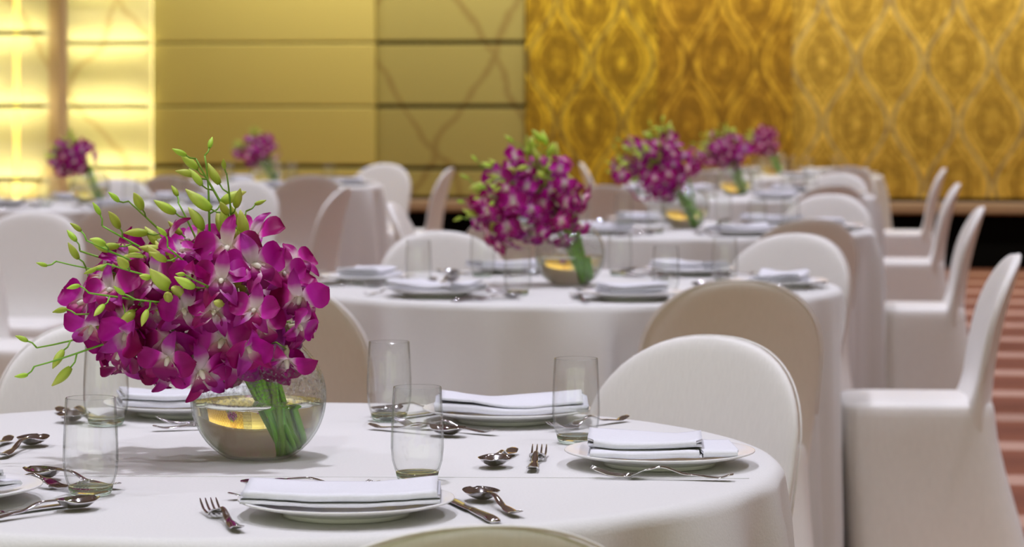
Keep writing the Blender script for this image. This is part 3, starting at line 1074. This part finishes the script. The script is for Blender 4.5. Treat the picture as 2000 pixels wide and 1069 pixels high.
def bouquet(tab, C, rad, nflow, label, sprays, detail, seed, nstem=26, lean=(0.043, 0.0, 0.010), fs=1.0, group='orchid bouquets'):
    """A bunch of orchid sprays leaning out of the vase. C, rad: middle and size of the flower head above the table."""
    rnd = random.Random(seed)
    root = link('orchid_bouquet', None, None, (tab[0], tab[1], TZ))
    setp(root, label, 'flowers', group)
    C = Vector(C)
    rad = Vector(rad)
    # --- sprays and stems
    neck = Vector((-0.006, 0.0, 0.150))
    paths = []
    ends = []
    for (x, y, z, nb) in sprays: ends.append((Vector((x, y, z)), nb))
    while len(ends) < nstem:
        th = rnd.uniform(0, 2 * PI)
        zz = rnd.uniform(-0.75, 1.0)
        q = math.sqrt(max(0, 1 - zz * zz))
        d = Vector((q * math.cos(th), q * math.sin(th), zz))
        ends.append((C + Vector((d.x * rad.x, d.y * rad.y, d.z * rad.z)) * rnd.uniform(0.62, 0.9), 0))
    buds = []
    stems = []
    for e, nb in ends:
        a, b = rnd.uniform(0, 2 * PI), math.sqrt(rnd.random())
        bot = Vector((lean[0] + 0.020 * b * math.cos(a), lean[1] + 0.030 * b * math.sin(a), lean[2] + rnd.uniform(0, 0.010)))
        a, b = rnd.uniform(0, 2 * PI), math.sqrt(rnd.random())
        nk = neck + Vector((0.038 * b * math.cos(a), 0.034 * b * math.sin(a), rnd.uniform(-0.006, 0.006)))
        dr = (nk - bot).normalized()
        p1 = bez(bot, bot + dr * 0.04, nk - dr * 0.04, nk, 7)
        dd = (e - nk)
        p2 = bez(nk, nk + dr * dd.length * 0.35, e - dd * 0.35 + Vector((0, 0, 0.02 if nb else 0.0)), e, 16)
        path = p1 + p2[1:]
        n = len(path)
        mb = MB()
        r0 = 0.0034 * rnd.uniform(0.8, 1.15)
        vs, f_ = tube(path, [r0 * (1 - 0.62 * (k / (n - 1)) ** 1.5) for k in range(n)], 6)
        mb.add(vs, f_, [0.02 + 0.95 * (q // 6) / (n - 1) for q in range(len(vs))])
        stems.append((mb, path))
        if nb:
            m = len(p2)
            tot = nb
            for q in range(nb):
                u = 1.0 - 0.66 * (q / max(1, nb - 1)) ** 0.9
                k = min(m - 1, max(1, int(round(u * (m - 1)))))
                p = p2[k]
                ax = (p2[min(m - 1, k + 1)] - p2[max(0, k - 1)]).normalized()
                side = Vector((rnd.uniform(-1, 1), rnd.uniform(-1, 0.4), rnd.uniform(-0.5, 0.9))).cross(ax)
                side = (side if side.length > 0.1 else Vector((1, 0, 0))).normalized() * (1 if q % 2 else -1)
                sm = 0.35 + 0.65 * (q / max(1, nb - 1)) ** 0.6
                ln = (0.010 + 0.016 * sm)
                mid = p + (ax * 0.45 + side * 0.8) * ln * 0.7
                tip = p + (ax * 0.75 + side * 0.85) * ln
                v2, f2 = tube([p, mid, tip], [0.0014, 0.0012, 0.0013], 5)
                mb.add(v2, f2, [0.95] * len(v2))
                bd = (ax * 0.8 + side * rnd.uniform(0.1, 0.8) + Vector((0, 0, rnd.uniform(-0.5, 0.25)))).normalized()
                buds.append((tip - bd * 0.001, bd, sm))
    # --- flowers, scattered over the head
    pts = []
    tries = 0
    space = 0.0285 * fs
    while len(pts) < nflow and tries < 30000:
        tries += 1
        if tries % 3000 == 0: space *= 0.92
        th = rnd.uniform(0, 2 * PI)
        zz = rnd.uniform(-1, 0.95)
        q = math.sqrt(max(0, 1 - zz * zz))
        d = Vector((q * math.cos(th), q * math.sin(th), zz))
        if d.y > 0.35 and rnd.random() < 0.75: continue
        if d.z > 0.35 and d.x < -0.2 and rnd.random() < 0.55: continue
        sh = rnd.uniform(0.66, 1.20) if rnd.random() < 0.68 else rnd.uniform(0.45, 0.7)
        p = C + Vector((d.x * rad.x, d.y * rad.y, d.z * rad.z)) * sh
        if p.z < 0.118 and abs(p.x) < 0.10: continue
        if p.z < 0.122 - 0.012 * (p.x < -0.16) or p.x > 0.066: continue
        if p.x > 0.035 and p.z < 0.150: continue
        if any((p - o_).length < space for o_, _ in pts): continue
        nrm = Vector((d.x / rad.x, d.y / rad.y, d.z / rad.z)).normalized()
        nrm = (nrm * 0.8 + Vector((rnd.uniform(-0.7, 0.7), -0.35 + rnd.uniform(-0.5, 0.5), -0.15 + rnd.uniform(-0.5, 0.5)))).normalized()
        pts.append((p, nrm))
    for p, nrm in pts:
        best = None
        for mb, path in stems:
            for k in range(7, len(path)):
                dd = (path[k] - p).length
                if dd < 0.012: continue
                if best is None or dd < best[0]: best = (dd, mb, path[k])
        if best:
            b0 = p - nrm * 0.015
            mid = (best[2] + b0) / 2 + Vector((0, 0, 0.006))
            v2, f2 = tube([best[2], mid, b0], [0.0011, 0.0010, 0.0012], 5)
            best[1].add(v2, f2, [0.9] * len(v2))
        s = fs * rnd.uniform(0.8, 1.2)
        M = Matrix.Translation(p) @ basis(nrm, Vector((rnd.uniform(-0.3, 0.3), 0, 1)), rnd.uniform(-0.35, 0.35)) @ Matrix.Scale(s, 4)
        opened = rnd.random()
        if detail:
            fl = link('orchid_flower', M_COL, root)
            fl.matrix_local = M
            for nm, me, a, lift in ROTP:
                pe = link(nm, me, fl)
                cup = rnd.uniform(0.0, 0.5) if opened < 0.8 else rnd.uniform(0.7, 1.1)
                pe.matrix_local = Matrix.Rotation(math.radians(a + rnd.uniform(-10, 10)), 4, 'Z') @ Matrix.Rotation(cup, 4, 'X') @ Matrix.Rotation(rnd.uniform(-0.3, 0.3), 4, 'Y') @ Matrix.Translation((0, 0.0012, 0))
            lp = link('lip', M_LIP, fl)
            lp.matrix_local = Matrix.Rotation(rnd.uniform(-0.25, 0.25), 4, 'X')
        else:
            fl = link('orchid_flower', JF[rnd.randrange(4)], root)
            fl.matrix_local = M
    for p, d, sm in buds:
        me = BUDS[3] if sm < 0.45 else BUDS[rnd.choice((0, 1, 2)) if sm > 0.7 else 1]
        b = link('bud', me, root)
        b.matrix_local = Matrix.Translation(p) @ basis(d, Vector((0, 0, 1)), rnd.uniform(0, 6.28)) @ Matrix.Scale(rnd.uniform(1.25, 1.8) * (1.0 if detail else 1.25), 4)
    for mb, _ in stems:
        link('stem', mb.mesh('stem', STEM), root)
    return root


vl = ['clear fishbowl vase of water on the front table', 'clear fishbowl vase on the second table', 'clear fishbowl vase on the third table', 'clear fishbowl vase on the fourth table',
      'clear fishbowl vase on the table before the gold wall', 'clear fishbowl vase on the table by the glowing panels', 'clear fishbowl vase on the table by the tan wall']
VX = [0, 0, 0, 0, 0, 0, 0.045]
for q, (x, y) in enumerate(T):
    o = link('fishbowl_vase', BOWL, None, (x + VX[q], y, TZ + 0.0004))
    setp(o, vl[q], 'vase', 'fishbowl vases')
    link('water', WAT, o)

px_ = lambda X, Y: ((X - 498) * 0.000751, (888 - Y) * 0.000751)
front = []
for X, Y, dep, nb in ((379, 308, -0.015, 8), (391, 303, 0.02, 6), (438, 338, -0.01, 7), (250, 390, -0.02, 7), (204, 436, -0.045, 8), (338, 396, 0.03, 6), (112, 505, -0.03, 6), (82, 668, -0.06, 6),
                      (180, 462, -0.075, 9), (470, 412, 0.03, 5), (150, 488, 0.01, 5), (235, 500, -0.155, 7), (290, 565, -0.172, 7), (84, 700, -0.09, 5), (200, 555, -0.150, 6), (400, 530, -0.165, 5), (345, 470, -0.14, 6), (165, 600, -0.10, 4)):
    x, z = px_(X, Y)
    front.append((x, dep, z, nb))
bouquet(T[0], (-0.080, -0.010, 0.210), (0.150, 0.115, 0.104), 82, 'large orchid bouquet of magenta blooms and green buds on the front table', front, True, 3, 34, fs=1.32)
gen = lambda C, r, k: [(C[0] + r[0] * a, b, C[2] + r[2] * c, n) for a, b, c, n in ((-1.05, -0.03, 0.45, 9), (-0.15, -0.02, 1.3, 9), (0.15, 0.02, 1.45, 9), (-0.9, -0.06, 0.85, 9), (0.25, 0.0, 1.2, 8), (-1.15, -0.05, 0.0, 9), (-1.15, -0.05, -0.35, 8), (-0.55, -0.12, 0.6, 9), (0.0, -0.10, 1.0, 8), (-0.8, -0.12, 0.2, 8))[:k]]
for q, C, r, nf, lab, k in ((1, (-0.118, -0.01, 0.232), (0.150, 0.115, 0.125), 75, 'second orchid bouquet, leaning left on the second table', 10),
                            (2, (-0.118, -0.01, 0.255), (0.150, 0.11, 0.115), 52, 'third orchid bouquet, loose and wide on the third table', 9),
                            (3, (-0.070, 0, 0.240), (0.125, 0.10, 0.088), 38, 'fourth orchid bouquet against the gold damask', 5),
                            (4, (-0.066, 0, 0.240), (0.090, 0.09, 0.095), 32, 'smallest dark orchid bouquet before the gold damask', 1),
                            (5, (-0.092, 0, 0.218), (0.100, 0.09, 0.100), 34, 'orchid bouquet before the glowing wall panels', 2),
                            (6, (-0.062, 0, 0.217), (0.110, 0.09, 0.082), 32, 'orchid bouquet before the tan wall boards', 2)):
    bouquet((T[q][0] + VX[q], T[q][1]), C, r, nf, lab, gen(C, r, k), False, 20 + q, 18 if q < 3 else 12, fs=1.25)
